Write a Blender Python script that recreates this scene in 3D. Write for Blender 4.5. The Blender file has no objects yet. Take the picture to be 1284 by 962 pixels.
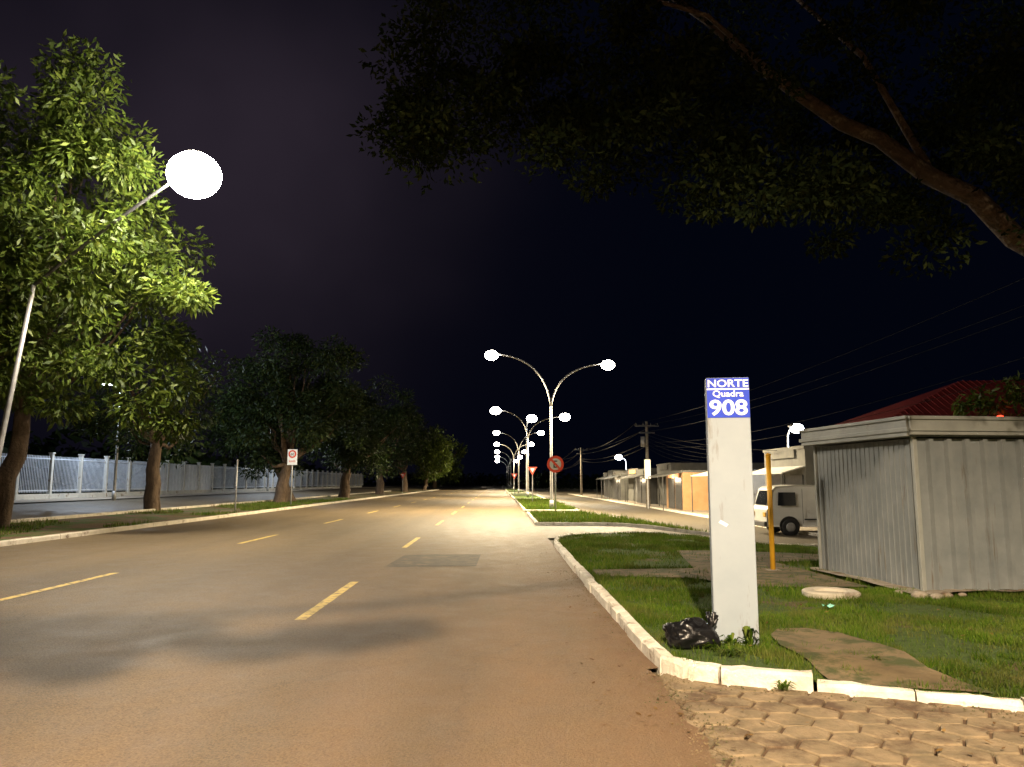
import bpy, math, random
import numpy as np
from mathutils import Vector, noise
from mathutils.geometry import delaunay_2d_cdt
random.seed(7); RNG=np.random.default_rng(7)
sc=bpy.context.scene
COL=sc.collection
def S(t):
    t=max(0.,min(1.,t)); return t*t*(3-2*t)
def dip(x,y): return .4*S((x-4)/5)*S((y-12)/12)
def gl(x): return .10+.5*S((-14-x)/10)
def gz(x,y):
    if x<=-12.45: return gl(x)
    return -.04-dip(x,y)
# ------------------------------------------------------------ materials
def newmat(name):
    m=bpy.data.materials.new(name); m.use_nodes=True
    nt=m.node_tree; return m,nt,nt.nodes['Principled BSDF']
def ramp(nt,src,stops,interp='LINEAR'):
    r=nt.nodes.new('ShaderNodeValToRGB'); r.color_ramp.interpolation=interp
    e=r.color_ramp.elements
    while len(e)<len(stops): e.new(.5)
    for i,(p,c) in enumerate(stops):
        e[i].position=p; e[i].color=(*c,1) if len(c)==3 else c
    nt.links.new(src,r.inputs[0]); return r
def noi(nt,scale,detail=6,rough=.6,coord=None,vec=(1,1,1)):
    tc=nt.nodes.new('ShaderNodeTexCoord'); mp=nt.nodes.new('ShaderNodeMapping')
    mp.inputs['Scale'].default_value=vec
    nt.links.new(tc.outputs['Object'],mp.inputs[0])
    n=nt.nodes.new('ShaderNodeTexNoise'); n.inputs['Scale'].default_value=scale
    n.inputs['Detail'].default_value=detail; n.inputs['Roughness'].default_value=rough
    nt.links.new(mp.outputs[0],n.inputs['Vector']); return n
def mix(nt,fac,a,b,mode='MIX'):
    m=nt.nodes.new('ShaderNodeMix'); m.data_type='RGBA'; m.blend_type=mode
    for s,v in ((m.inputs[0],fac),(m.inputs[6],a),(m.inputs[7],b)):
        if isinstance(v,(int,float)): s.default_value=v
        elif isinstance(v,tuple): s.default_value=(*v,1)
        else: nt.links.new(v,s)
    return m.outputs[2]
def bump(nt,bs,h,strength=.3,dist=.02):
    b=nt.nodes.new('ShaderNodeBump'); b.inputs['Strength'].default_value=strength; b.inputs['Distance'].default_value=dist
    nt.links.new(h,b.inputs['Height']); nt.links.new(b.outputs[0],bs.inputs['Normal'])
def simple(name,c1,c2,scale=4,rough=.7,metal=0,bs=.2,bscale=40,bd=.01,vec=(1,1,1),stain=None,spec=.5):
    m,nt,b=newmat(name)
    n=noi(nt,scale,vec=vec); r=ramp(nt,n.outputs[0],[(.3,c1),(.7,c2)])
    col=r.outputs[0]
    if stain:
        n3=noi(nt,stain[1],8,.7,vec=stain[3] if len(stain)>3 else (1,1,1)); r3=ramp(nt,n3.outputs[0],[(stain[2],(0,0,0)),(stain[2]+.12,(1,1,1))])
        col=mix(nt,r3.outputs[0],col,stain[0])
    nt.links.new(col,b.inputs['Base Color'])
    b.inputs['Roughness'].default_value=rough; b.inputs['Metallic'].default_value=metal; b.inputs['Specular IOR Level'].default_value=spec
    if bs>0:
        n2=noi(nt,bscale,4); bump(nt,b,n2.outputs[0],bs,bd)
    return m
def emis(name,c,s,sample=False):
    m=bpy.data.materials.new(name); m.use_nodes=True; nt=m.node_tree; b=nt.nodes['Principled BSDF']
    b.inputs['Base Color'].default_value=(*c,1); b.inputs['Emission Color'].default_value=(*c,1); b.inputs['Emission Strength'].default_value=s
    if not sample:
        try: m.cycles.emission_sampling='NONE'
        except Exception: pass
    return m
def mathn(nt,op,a,b=None,c=None,clamp=False):
    m=nt.nodes.new('ShaderNodeMath'); m.operation=op; m.use_clamp=clamp
    for i,v in enumerate((a,b,c)):
        if v is None: continue
        if isinstance(v,(int,float)): m.inputs[i].default_value=v
        else: nt.links.new(v,m.inputs[i])
    return m.outputs[0]
def asphalt(name,base=(.122,.092,.053),dust=(.215,.12,.06),dusty=True):
    m,nt,b=newmat(name)
    n1=noi(nt,.35,5,.6,vec=(1,.25,1)); n2=noi(nt,60,3,.7); n3=noi(nt,2.2,8,.7)
    c=ramp(nt,n1.outputs[0],[(.3,tuple(k*.75 for k in base)),(.7,tuple(k*1.22 for k in base))]).outputs[0]
    c=mix(nt,.7,c,ramp(nt,n2.outputs[0],[(.35,(.15,.15,.15)),(.65,(.87,.85,.82))]).outputs[0],'OVERLAY')
    c=mix(nt,.45,c,ramp(nt,n3.outputs[0],[(.3,(.3,.3,.3)),(.7,(.7,.7,.7))]).outputs[0],'OVERLAY')
    if dusty:
        tc=nt.nodes.new('ShaderNodeTexCoord'); sx=nt.nodes.new('ShaderNodeSeparateXYZ'); nt.links.new(tc.outputs['Object'],sx.inputs[0])
        mr=nt.nodes.new('ShaderNodeMapRange'); mr.inputs[1].default_value=-5.5; mr.inputs[2].default_value=1.3
        nt.links.new(sx.outputs[0],mr.inputs[0])
        my=nt.nodes.new('ShaderNodeMapRange'); my.inputs[1].default_value=26; my.inputs[2].default_value=4; nt.links.new(sx.outputs[1],my.inputs[0])
        mu=mathn(nt,'MULTIPLY',mr.outputs[0],my.outputs[0])
        n4=noi(nt,1.1,8,.65,vec=(1,.4,1)); ad=mathn(nt,'MULTIPLY_ADD',n4.outputs[0],1.4,-.2)
        c=mix(nt,mathn(nt,'MULTIPLY',mu,ad,clamp=True),c,dust)
        n6=noi(nt,.8,5,.6,vec=(1.5,.12,1))
        for cx in (-.4,-1.6,-3.3,-4.9,-7.6,-9.3):
            dd=mathn(nt,'ABSOLUTE',mathn(nt,'SUBTRACT',sx.outputs[0],cx))
            mk=nt.nodes.new('ShaderNodeMapRange'); mk.interpolation_type='SMOOTHSTEP'; mk.inputs[1].default_value=.55; mk.inputs[2].default_value=.05; nt.links.new(dd,mk.inputs[0])
            c=mix(nt,mathn(nt,'MULTIPLY',mathn(nt,'MULTIPLY',mk.outputs[0],n6.outputs[0]),.45),c,tuple(k*.55 for k in base))
        mg=nt.nodes.new('ShaderNodeMapRange'); mg.interpolation_type='SMOOTHSTEP'; mg.inputs[1].default_value=.85; mg.inputs[2].default_value=1.4; nt.links.new(sx.outputs[0],mg.inputs[0])
        n7=noi(nt,4,8,.75,vec=(1,.5,1)); c=mix(nt,mathn(nt,'MULTIPLY',mg.outputs[0],mathn(nt,'MULTIPLY_ADD',n7.outputs[0],3,-1,clamp=True),clamp=True),c,(.12,.065,.032))
        v=nt.nodes.new('ShaderNodeTexVoronoi'); v.feature='DISTANCE_TO_EDGE'; v.inputs['Scale'].default_value=.4
        n5=noi(nt,2,6,.7); vm=nt.nodes.new('ShaderNodeVectorMath'); vm.operation='MULTIPLY_ADD'
        nt.links.new(n5.outputs[1],vm.inputs[0]); vm.inputs[1].default_value=(.7,.7,.7); nt.links.new(tc.outputs['Object'],vm.inputs[2]); nt.links.new(vm.outputs[0],v.inputs['Vector'])
        cr=ramp(nt,v.outputs[0],[(0,(.45,.45,.45)),(.006,(1,1,1))])
        c=mix(nt,.4,c,cr.outputs[0],'MULTIPLY')
    nt.links.new(c,b.inputs['Base Color'])
    rr=ramp(nt,n3.outputs[0],[(.3,(.55,.55,.55)),(.7,(.78,.78,.78))]); nt.links.new(rr.outputs[0],b.inputs['Roughness'])
    b.inputs['Specular IOR Level'].default_value=.4
    bump(nt,b,n2.outputs[0],.8,.014)
    return m
M={}
M['asphalt']=asphalt('asphalt_road')
M['asphalt2']=asphalt('asphalt_side',(.095,.08,.055),dusty=False)
M['patch']=simple('asphalt_patch',(.040,.032,.022),(.08,.064,.04),5,.75,bs=.6,bscale=60,stain=((.12,.09,.05),3,.52))
M['paint']=simple('yellow_road_paint',(.50,.36,.08),(.66,.50,.15),9,.7,bs=.3,bscale=50,stain=((.14,.10,.055),7,.50))
M['kerb']=simple('whitewashed_kerb',(.54,.50,.41),(.80,.76,.66),5,.85,bs=.7,bscale=18,bd=.025,stain=((.18,.11,.06),3.2,.55))
M['kerb_l']=simple('concrete_kerb',(.40,.36,.28),(.56,.51,.42),3,.9,bs=.4,stain=((.12,.08,.05),2,.55))
M['soil']=simple('soil',(.06,.035,.018),(.12,.07,.035),3,.95,bs=.8,bscale=14,bd=.03)
def grassground(name,lim=.5):
    m,nt,b=newmat(name)
    n=noi(nt,9,6,.7); g=ramp(nt,n.outputs[0],[(.3,(.032,.062,.006)),(.7,(.075,.13,.012))])
    n2=noi(nt,.75,7,.65); r=ramp(nt,n2.outputs[0],[(lim,(0,0,0)),(lim+.1,(1,1,1))])
    n3=noi(nt,5,6,.7); d=ramp(nt,n3.outputs[0],[(.3,(.085,.05,.025)),(.7,(.17,.11,.055))])
    nt.links.new(mix(nt,r.outputs[0],g.outputs[0],d.outputs[0]),b.inputs['Base Color']); b.inputs['Roughness'].default_value=.95
    n4=noi(nt,25,5,.8); bump(nt,b,n4.outputs[0],1,.05); return m
M['grassg']=grassground('grass_soil',.55); M['verge']=grassground('verge_soil',.42)
M['ground']=simple('ground_earth',(.05,.045,.025),(.10,.075,.04),.8,.95,bs=.5)
def leafmat(name,c1,c2,c3,tr=.3,spec=.3,patch=None):
    m=bpy.data.materials.new(name); m.use_nodes=True; nt=m.node_tree; b=nt.nodes['Principled BSDF']
    g=nt.nodes.new('ShaderNodeNewGeometry')
    r=ramp(nt,g.outputs['Random Per Island'],[(0,c1),(.55,c2),(1,c3)])
    n=noi(nt,.6,3); rr=ramp(nt,n.outputs[0],[(.35,(.5,.5,.5)),(.65,(1.,1.,1.))])
    c=mix(nt,1.,r.outputs[0],rr.outputs[0],'MULTIPLY')
    if patch:
        n2=noi(nt,1.6,6,.7); r2=ramp(nt,n2.outputs[0],[(.48,(0,0,0)),(.66,(1,1,1))]); c=mix(nt,mathn(nt,'MULTIPLY',r2.outputs[0],.65),c,patch)
    nt.links.new(c,b.inputs['Base Color']); b.inputs['Roughness'].default_value=.55; b.inputs['Specular IOR Level'].default_value=spec
    t=nt.nodes.new('ShaderNodeBsdfTranslucent'); nt.links.new(c,t.inputs[0])
    ms=nt.nodes.new('ShaderNodeMixShader'); ms.inputs[0].default_value=tr
    nt.links.new(b.outputs[0],ms.inputs[1]); nt.links.new(t.outputs[0],ms.inputs[2])
    nt.links.new(ms.outputs[0],nt.nodes['Material Output'].inputs[0]); return m
M['leaf']=leafmat('mango_leaf',(.045,.078,.010),(.09,.14,.016),(.16,.205,.03),.38)
M['leafd']=leafmat('dark_leaf',(.014,.028,.007),(.03,.055,.011),(.055,.085,.018))
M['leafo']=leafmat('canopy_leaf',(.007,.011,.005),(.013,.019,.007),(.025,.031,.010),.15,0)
M['blade']=leafmat('grass_blade',(.06,.125,.008),(.10,.19,.012),(.20,.24,.045),.35,.1,(.15,.13,.045))
M['dry']=leafmat('dry_leaf',(.10,.05,.02),(.18,.10,.035),(.28,.17,.06),.1,.1)
M['bark']=simple('bark',(.06,.04,.025),(.16,.11,.07),6,.95,bs=1,bscale=9,bd=.06,vec=(1,1,.3))
M['barkd']=simple('bark_dark',(.022,.015,.010),(.065,.04,.025),9,.95,bs=1,bscale=9,bd=.06,stain=((.13,.11,.08),6,.56))
M['steel']=simple('galvanised_steel',(.28,.28,.28),(.42,.42,.41),6,.5,.4,bs=.1)
M['darksteel']=simple('dark_steel',(.05,.05,.05),(.09,.09,.09),6,.5,.4,bs=.1)
M['totem']=simple('totem_grey',(.265,.312,.358),(.315,.358,.402),2.2,.55,bs=.05,bscale=20,stain=((.20,.195,.18),2.5,.58,(3,3,.6)),spec=.3)
M['blue']=simple('sign_blue',(.010,.04,.50),(.012,.05,.60),3,.45,bs=0,spec=.25)
M['white']=simple('white_paint',(.74,.79,.84),(.80,.85,.90),3,.5,bs=0)
M['red']=simple('sign_red',(.60,.05,.02),(.70,.07,.03),3,.4,bs=0)
M['black']=simple('black_paint',(.01,.01,.01),(.02,.02,.02),3,.4,bs=0)
M['bag']=simple('black_plastic',(.004,.004,.005),(.009,.009,.010),5,.3,bs=.5,bscale=9,bd=.03,spec=.4)
M['metalsheet']=simple('painted_sheet_metal',(.155,.172,.178),(.225,.24,.24),2.5,.6,.1,bs=.2,bscale=5,bd=.03,stain=((.12,.10,.075),2.4,.58,(5,5,.4)),spec=.3)
M['fascia']=simple('fascia_metal',(.23,.24,.225),(.32,.33,.305),3,.5,.1,bs=.1,stain=((.15,.12,.08),3,.6,(1,1,1)))
M['concrete']=simple('concrete',(.22,.19,.15),(.34,.30,.24),4,.9,bs=.5,bscale=20,stain=((.14,.09,.05),2.5,.52))
M['slab']=simple('mossy_concrete',(.10,.072,.038),(.19,.14,.075),2.6,.9,bs=.6,bscale=18,bd=.02,stain=((.05,.058,.015),3,.47))
M['paver']=simple('paver',(.13,.10,.058),(.28,.205,.12),5,.9,bs=.7,bscale=30,bd=.015,stain=((.09,.055,.03),2.2,.5))
M['yellow']=simple('yellow_post_paint',(.70,.36,.02),(.8,.44,.03),5,.5,bs=.1)
M['fence']=simple('fence_steel_paint',(.50,.56,.66),(.65,.71,.80),3,.5,.0,bs=0)
M['fwall']=simple('fence_plinth',(.42,.42,.40),(.6,.6,.56),2,.9,bs=.3,stain=((.2,.15,.1),2,.55))
M['wallw']=simple('white_wall',(.35,.34,.31),(.48,.46,.42),1.5,.9,bs=.3,stain=((.2,.16,.12),1.2,.55))
M['walld']=simple('dim_wall',(.07,.07,.07),(.12,.12,.115),1.5,.9,bs=.3)
M['wallp']=simple('ochre_wall',(.40,.22,.10),(.5,.3,.15),1.5,.9,bs=.3)
M['wallg']=simple('grey_wall',(.09,.09,.085),(.15,.15,.135),1.5,.9,bs=.3)
M['van']=simple('van_white',(.62,.62,.58),(.72,.72,.68),2,.3,bs=0,stain=((.4,.36,.28),2,.6))
M['glass']=simple('dark_glass',(.01,.012,.015),(.02,.022,.025),2,.08,bs=0)
M['rubber']=simple('rubber',(.012,.012,.012),(.025,.025,.025),8,.85,bs=.2)
M['roof']=simple('red_roof_sheet',(.16,.012,.012),(.25,.022,.018),1.5,.65,bs=.2,stain=((.07,.02,.018),1.5,.55))
M['wire']=simple('cable',(.01,.01,.01),(.02,.02,.02),3,.9,bs=0,spec=.1)
M['teal']=simple('teal_wrapper',(.15,.6,.45),(.3,.7,.55),9,.4,bs=0)
M['rooff']=simple('awning_sheet',(.45,.45,.43),(.58,.58,.56),2,.6,bs=.1)
M['lamp']=emis('lamp_lens',(1,.93,.80),60)
M['lampg']=emis('lamp_glare_globe',(1,.88,.72),400,True)
M['lampc']=emis('lamp_lens_cool',(.92,.96,1),60)
M['lampr']=emis('red_beacon',(1,.05,.02),6)
M['sign_lit']=emis('lit_sign_panel',(1,.9,.7),1.1)
M['sign_o']=emis('lit_orange_sign',(1,.45,.18),.7)
# ------------------------------------------------------------ mesh helpers
def mkobj(name,verts,faces,mat,parent=None,smooth=False):
    me=bpy.data.meshes.new(name); me.from_pydata([tuple(v) for v in verts],[],faces); me.update()
    o=bpy.data.objects.new(name,me); COL.objects.link(o)
    if mat: me.materials.append(mat)
    if smooth: me.polygons.foreach_set('use_smooth',[True]*len(me.polygons))
    if parent: o.parent=parent
    return o
def quads_np(name,V,k,mat,parent=None):
    n=len(V)//k; me=bpy.data.meshes.new(name)
    me.vertices.add(len(V)); me.vertices.foreach_set('co',V.astype(np.float32).ravel())
    me.loops.add(n*k); me.loops.foreach_set('vertex_index',np.arange(n*k,dtype=np.int32))
    me.polygons.add(n); me.polygons.foreach_set('loop_start',np.arange(0,n*k,k,dtype=np.int32))
    try: me.polygons.foreach_set('loop_total',np.full(n,k,dtype=np.int32))
    except Exception: pass
    me.update(calc_edges=True); me.validate()
    o=bpy.data.objects.new(name,me); COL.objects.link(o); me.materials.append(mat)
    if parent: o.parent=parent
    return o
def empty(name,loc=(0,0,0)):
    o=bpy.data.objects.new(name,None); COL.objects.link(o); o.location=loc; o.empty_display_size=.2; return o
class MB:
    def __init__(s): s.v=[]; s.f=[]
    def add(s,v,f):
        o=len(s.v); s.v+=[tuple(a) for a in v]; s.f+=[tuple(i+o for i in q) for q in f]
    def box(s,c,sz,rz=0,bev=0):
        x,y,z=[k/2 for k in sz]; ca,sa=math.cos(rz),math.sin(rz)
        P=[(-x,-y,-z),(x,-y,-z),(x,y,-z),(-x,y,-z),(-x,-y,z),(x,-y,z),(x,y,z),(-x,y,z)]
        P=[(c[0]+p[0]*ca-p[1]*sa,c[1]+p[0]*sa+p[1]*ca,c[2]+p[2]) for p in P]
        s.add(P,[(3,2,1,0),(4,5,6,7),(0,1,5,4),(1,2,6,5),(2,3,7,6),(3,0,4,7)])
    def tube(s,pts,rad,seg=10):
        pts=[Vector(p) for p in pts]; o=len(s.v)
        for i,p in enumerate(pts):
            d=(pts[min(i+1,len(pts)-1)]-pts[max(i-1,0)]).normalized()
            a=d.cross(Vector((0,1,0)) if abs(d.y)<.9 else Vector((1,0,0))).normalized(); b=d.cross(a).normalized()
            r=rad[i] if isinstance(rad,(list,tuple)) else rad
            for k in range(seg):
                t=2*math.pi*k/seg; s.v.append(tuple(p+a*math.cos(t)*r+b*math.sin(t)*r))
        for i in range(len(pts)-1):
            for k in range(seg):
                s.f.append((o+i*seg+k,o+i*seg+(k+1)%seg,o+(i+1)*seg+(k+1)%seg,o+(i+1)*seg+k))
        s.f.append(tuple(o+k for k in range(seg))[::-1]); s.f.append(tuple(o+(len(pts)-1)*seg+k for k in range(seg)))
    def ell(s,c,r,nu=14,nv=9):
        o=len(s.v)
        for j in range(nv+1):
            ph=math.pi*j/nv
            for i in range(nu):
                t=2*math.pi*i/nu; s.v.append((c[0]+r[0]*math.sin(ph)*math.cos(t),c[1]+r[1]*math.sin(ph)*math.sin(t),c[2]+r[2]*math.cos(ph)))
        for j in range(nv):
            for i in range(nu): s.f.append((o+j*nu+i,o+(j+1)*nu+i,o+(j+1)*nu+(i+1)%nu,o+j*nu+(i+1)%nu))
    def obj(s,name,mat,parent=None,smooth=False,bev=0):
        o=mkobj(name,s.v,s.f,mat,parent,smooth)
        if bev:
            m=o.modifiers.new('bevel','BEVEL'); m.width=bev; m.segments=2; m.limit_method='ANGLE'
        return o
def inpoly(x,y,P):
    c=False;j=len(P)-1
    for i in range(len(P)):
        if (P[i][1]>y)!=(P[j][1]>y) and x<(P[j][0]-P[i][0])*(y-P[i][1])/(P[j][1]-P[i][1])+P[i][0]: c=not c
        j=i
    return c
def sheet(name,poly,zf,step,mat,bumpy=0,parent=None):
    B=[]
    for i in range(len(poly)):
        a=Vector(poly[i]); b=Vector(poly[(i+1)%len(poly)]); n=max(1,int((b-a).length/step))
        for k in range(n): B.append(a.lerp(b,k/n))
    nb=len(B); xs=[p.x for p in B]; ys=[p.y for p in B]; pts=list(B)
    y=min(ys)+step*.5
    while y<max(ys):
        x=min(xs)+step*.5
        while x<max(xs):
            if inpoly(x,y,poly): pts.append(Vector((x+random.uniform(-.2,.2)*step,y+random.uniform(-.2,.2)*step)))
            x+=step
        y+=step
    r=delaunay_2d_cdt(pts,[(i,(i+1)%nb) for i in range(nb)],[],1,1e-5)
    V=[(p.x,p.y,zf(p.x,p.y)+(bumpy*(noise.noise(Vector((p.x*1.3,p.y*1.3,0)))) if bumpy else 0)) for p in r[0]]
    F=[tuple(f) for f in r[2]]
    o=mkobj(name,V,F,mat,parent,True)
    me=o.data
    if sum(p.normal.z for p in me.polygons)<0: me.flip_normals()
    return o
def kerb(name,pts,w,h,zf,mat,stone=.9,jit=.008,rough=.006):
    mb=MB(); P=[Vector(p) for p in pts]
    L=[]
    for i in range(len(P)-1):
        d=(P[i+1]-P[i]).length; n=max(1,round(d/stone))
        for k in range(n): L.append(P[i].lerp(P[i+1],k/n))
    L.append(P[-1])
    for i in range(len(L)-1):
        a,b=L[i],L[i+1]; d=(b-a).normalized(); nn=Vector((-d.y,d.x)); a=a+d*.006; b=b-d*.006
        j=random.uniform(-jit,jit); hj=h+random.uniform(-jit,jit)
        prof=[(-w/2,-.06),(-w/2,hj-.03),(-w/2+.03,hj),(w/2-.02,hj),(w/2,hj-.02),(w/2,-.06)]
        vs=[]
        sub=8 if rough>.007 else 3
        for q in range(sub+1):
            c=a.lerp(b,q/sub); z=zf(c.x,c.y)
            for (s_,t_) in prof:
                nz=rough*(noise.noise(Vector((c.x*5+s_*30,c.y*5,t_*20)))+.6*noise.noise(Vector((c.x*19+s_*60,c.y*19,t_*20)))) if t_>0 else 0
                vs.append((c.x+nn.x*(s_+j+nz),c.y+nn.y*(s_+j+nz),z+t_+nz*1.3))
        fs=[]
        for q in range(sub):
            for k in range(6): fs.append((q*6+k,q*6+(k+1)%6,(q+1)*6+(k+1)%6,(q+1)*6+k))
        fs.append((5,4,3,2,1,0)); fs.append(tuple(sub*6+k for k in range(6)))
        mb.add(vs,fs)
    return mb.obj(name,mat)
# ------------------------------------------------------------ ground
xs=[-900,-500,-250,-120,-70,-45]+[-30+i*1.0 for i in range(17)]+[-13.2,-12.45,-12.44,-10,-6,-2,1,4,5,6,7,8,9,10,12,16,24,40,80,200,500,900]
ys=[-200,-60,-20,-5]+[i*2. for i in range(0,20)]+[40,50,60,80,110,150,200,300,500,900,1600]
ys=sorted(set(ys)); V=[];F=[]
for y in ys:
    for x in xs: V.append((x,y,gz(x,y)))
nx=len(xs)
for j in range(len(ys)-1):
    for i in range(nx-1): F.append((j*nx+i,j*nx+i+1,(j+1)*nx+i+1,(j+1)*nx+i))
mkobj('ground',V,F,M['ground'])
def strip(name,x0f,x1f,ylist,zf,mat,nxn=8):
    V=[];F=[]
    for y in ylist:
        a,b=x0f(y),x1f(y)
        for i in range(nxn+1):
            x=a+(b-a)*i/nxn; V.append((x,y,zf(x,y)))
    n=nxn+1
    for j in range(len(ylist)-1):
        for i in range(nxn): F.append((j*n+i,j*n+i+1,(j+1)*n+i+1,(j+1)*n+i))
    return mkobj(name,V,F,mat,None,True)
def redge(y):
    if y<6.75: return 1.32-.02*(6.75-y)*1.2+.06*noise.noise(Vector((y*2.3,0,0)))+.04*noise.noise(Vector((y*9,3,0)))
    return 1.42
yl=[-12,-6,-2]+[0+i*.06 for i in range(120)]+[7.3+i*2 for i in range(40)]+[90+i*20 for i in range(20)]
strip('road',lambda y:-12.38,redge,yl,lambda x,y:.012,M['asphalt'])
strip('side_road',lambda y:1.42,lambda y:12.0,[22.2+i*1. for i in range(30)]+[54+i*10 for i in range(30)],lambda x,y:.006-dip(x,y),M['asphalt2'],10)
strip('service_road',lambda y:-22.3,lambda y:-16.8,[-10+i*3 for i in range(80)],lambda x,y:gl(x)+.03,M['asphalt2'],6)
sheet('road_patch',[(-2.15,14.6),(-.42,14.75),(-.38,17.1),(-1.2,17.25),(-2.05,17.0)],lambda x,y:.017,.4,M['patch'])
mb=MB()
def dash(mb,x,y0,y1,w=.13):
    n=14
    for i in range(n):
        a=y0+(y1-y0)*i/n; b=y0+(y1-y0)*(i+1)/n
        j=lambda yy,s:.012*noise.noise(Vector((yy*6,s,1)))
        mb.add([(x-w/2+j(a,1),a,.0175),(x+w/2+j(a,5),a,.0175),(x+w/2+j(b,5),b,.0175),(x-w/2+j(b,1),b,.0175)],[(0,1,2,3)])
for k in range(18):
    dash(mb,-2.3,9.1+9.8*k-9.8,12.5+9.8*k-9.8)
    dash(mb,-6.75,10.4+9.8*k-9.8,13.8+9.8*k-9.8)
mb.obj('lane_markings',M['paint'])
kerb('roadside_kerb',[(-12.45,-6),(-12.45,26),(-12.45,60),(-12.45,160)],.16,.15,lambda x,y:0,M['kerb_l'],1.0,.008)
sheet('verge',[(-16.8,-8),(-12.5,-8),(-12.5,150),(-16.8,150)],lambda x,y:gl(x)+.015,2.,M['verge'],.02)
kerb('service_road_kerb',[(-16.8,8),(-16.8,120)],.14,.13,lambda x,y:gl(x),M['kerb_l'],1.0,.006)
strip('sidewalk',lambda y:-24.9,lambda y:-22.35,[-10+i*3 for i in range(60)],lambda x,y:gl(x)+.09,M['concrete'],3)
# ------------------------------------------------------------ right grass plot
PLOT=[(1.46,6.75),(1.44,12),(1.5,19.5),(1.65,20.8),(2.1,21.8),(3.,22.5),(5,22.9),(12,23.1),(15,23.1),(15,2.45),(9,4.1),(6,4.94),(3.74,5.61),(2.45,6.12),(1.75,6.34),(1.54,6.5)]
PATH=[(2.58,6.1),(2.62,6.6),(2.58,7.1),(2.66,7.6),(2.86,7.95),(3.15,7.98),(3.4,7.75),(3.46,7.3),(3.56,6.8),(3.48,6.3),(3.62,5.68),(3.2,5.83)]
PAVE=[(1.6,12.3),(3.0,12.1),(3.7,11.0),(5.3,11.0),(5.2,14.5),(8.5,15.5),(8.5,17.2),(3.9,16.8),(3.4,13.4),(1.6,13.2)]
def frontdrop(x,y):
    d=(y-(6.11-.40*(x-2.48) if x<3.74 else 5.61-.30*(x-3.74)))
    return .055*S((x-2.3)/.4)*S(1-d/.7)
def pz(x,y): return .10-dip(x,y)-frontdrop(x,y)
sheet('grass_plot',PLOT,pz,.25,M['grassg'],.03)
sheet('concrete_path',PATH,lambda x,y:.124-frontdrop(x,y)+.02*noise.noise(Vector((x*1.5,y*1.5,2))),.15,M['slab'],0)
sheet('pavement',PAVE,lambda x,y:pz(x,y)+.022,.4,M['slab'],0.004)
kr=[(2.46,6.11),(1.8,6.33),(1.58,6.46),(1.46,6.7),(1.43,7.4),(1.42,12),(1.48,19.4),(1.63,20.8),(2.08,21.85),(3.,22.58),(5,22.98),(12,23.2)]
kerb('kerb',kr,.15,.135,lambda x,y:-dip(x,y),M['kerb'],.8,.01,.018)
kerb('dropped_kerb',[(2.48,6.1),(3.74,5.58),(6,4.91),(9,4.08)],.13,.055,lambda x,y:0.01,M['kerb'],.9,.008,.014)
I1=[(1.45,28.6),(7.9,28.0),(6.4,31.5),(4.9,35),(4.3,38.0),(1.5,38.5)]
islands=[I1]+[[(1.5,a),(4.4,a),(4.5,b),(1.55,b)] for a,b in ((41.5,66),(70,108),(112,180))]
for P_ in islands:
    sheet('median',P_,lambda x,y:.1-dip(x,y),1.,M['grassg'],.02)
    kerb('median_kerb',P_+[P_[0]],.15,.13,lambda x,y:-dip(x,y),M['kerb'],.9,.006)
sheet('shop_sidewalk',[(11.9,26),(15.5,26),(15.5,130),(11.9,130)],lambda x,y:.1-dip(x,y),3,M['concrete'])
kerb('sidewalk_kerb',[(11.9,26),(11.9,130)],.14,.12,lambda x,y:-dip(x,y),M['kerb'],1.)
sheet('paver_bed',[(.6,-4),(15,-4),(15,2.5),(9,4.12),(6,4.95),(3.74,5.62),(2.4,6.12),(1.75,6.35),(1.3,6.6),(.6,6.6)],lambda x,y:-.016,1.5,M['soil'])
mb=MB(); r=.16
for j in range(-10,60):
    for i in range(0,60):
        cx=.95+i*r*1.5*1.08; cy=-1+j*r*1.732+(r*.866 if i%2 else 0)
        if cy>6.55-(cx-1.4)*.36 or cx<1.0 or cy<2.5 and cx>9: continue
        if cy<1: continue
        tz=.012*noise.noise(Vector((cx*1.2,cy*1.2,3)))+random.uniform(-.003,.003); tx,ty=random.uniform(-.018,.018),random.uniform(-.018,.018); a0=random.uniform(-.04,.04)
        rr=r*random.uniform(.92,.975); top=[];mid=[];bot=[]
        for k in range(6):
            a=k*math.pi/3+a0; q_=1+random.uniform(-.04,.03); px,py=cx+rr*1.06*q_*math.cos(a),cy+rr*q_*math.sin(a)
            qx,qy=px-.010*math.cos(a),py-.010*math.sin(a)
            z=.004+tz+tx*(px-cx)+ty*(py-cy); top.append((qx,qy,z)); mid.append((px,py,z-.008)); bot.append((px,py,-.03))
        mb.add(top+mid+bot,[(0,1,2,3,4,5)]+[(k,6+k,6+(k+1)%6,(k+1)%6) for k in range(6)]+[(6+k,12+k,12+(k+1)%6,6+(k+1)%6) for k in range(6)])
mb.obj('hexagonal_pavers',M['paver'])
mb=MB()
for i in range(1500):
    if i<800: y=random.uniform(3.4,6.6); x=redge(y)+random.gauss(.03,.10); z=.012
    elif i<1200: y=random.uniform(6.7,14); x=1.33-abs(random.gauss(0,.09)); z=.012
    else: x=random.uniform(1.4,6); y=6.0-.38*(x-2.4)-abs(random.gauss(0,.12)); z=.006
    s=random.uniform(.003,.010); t=random.uniform(0,3)
    a,b_=math.cos(t)*s,math.sin(t)*s
    mb.add([(x+a,y+b_,z),(x-b_,y+a,z),(x-a,y-b_,z),(x+b_,y-a,z),(x+random.uniform(-.3,.3)*s,y,z+s*.9)],[(0,1,4),(1,2,4),(2,3,4),(3,0,4)])
mb.obj('gravel',M['slab'])
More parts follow.
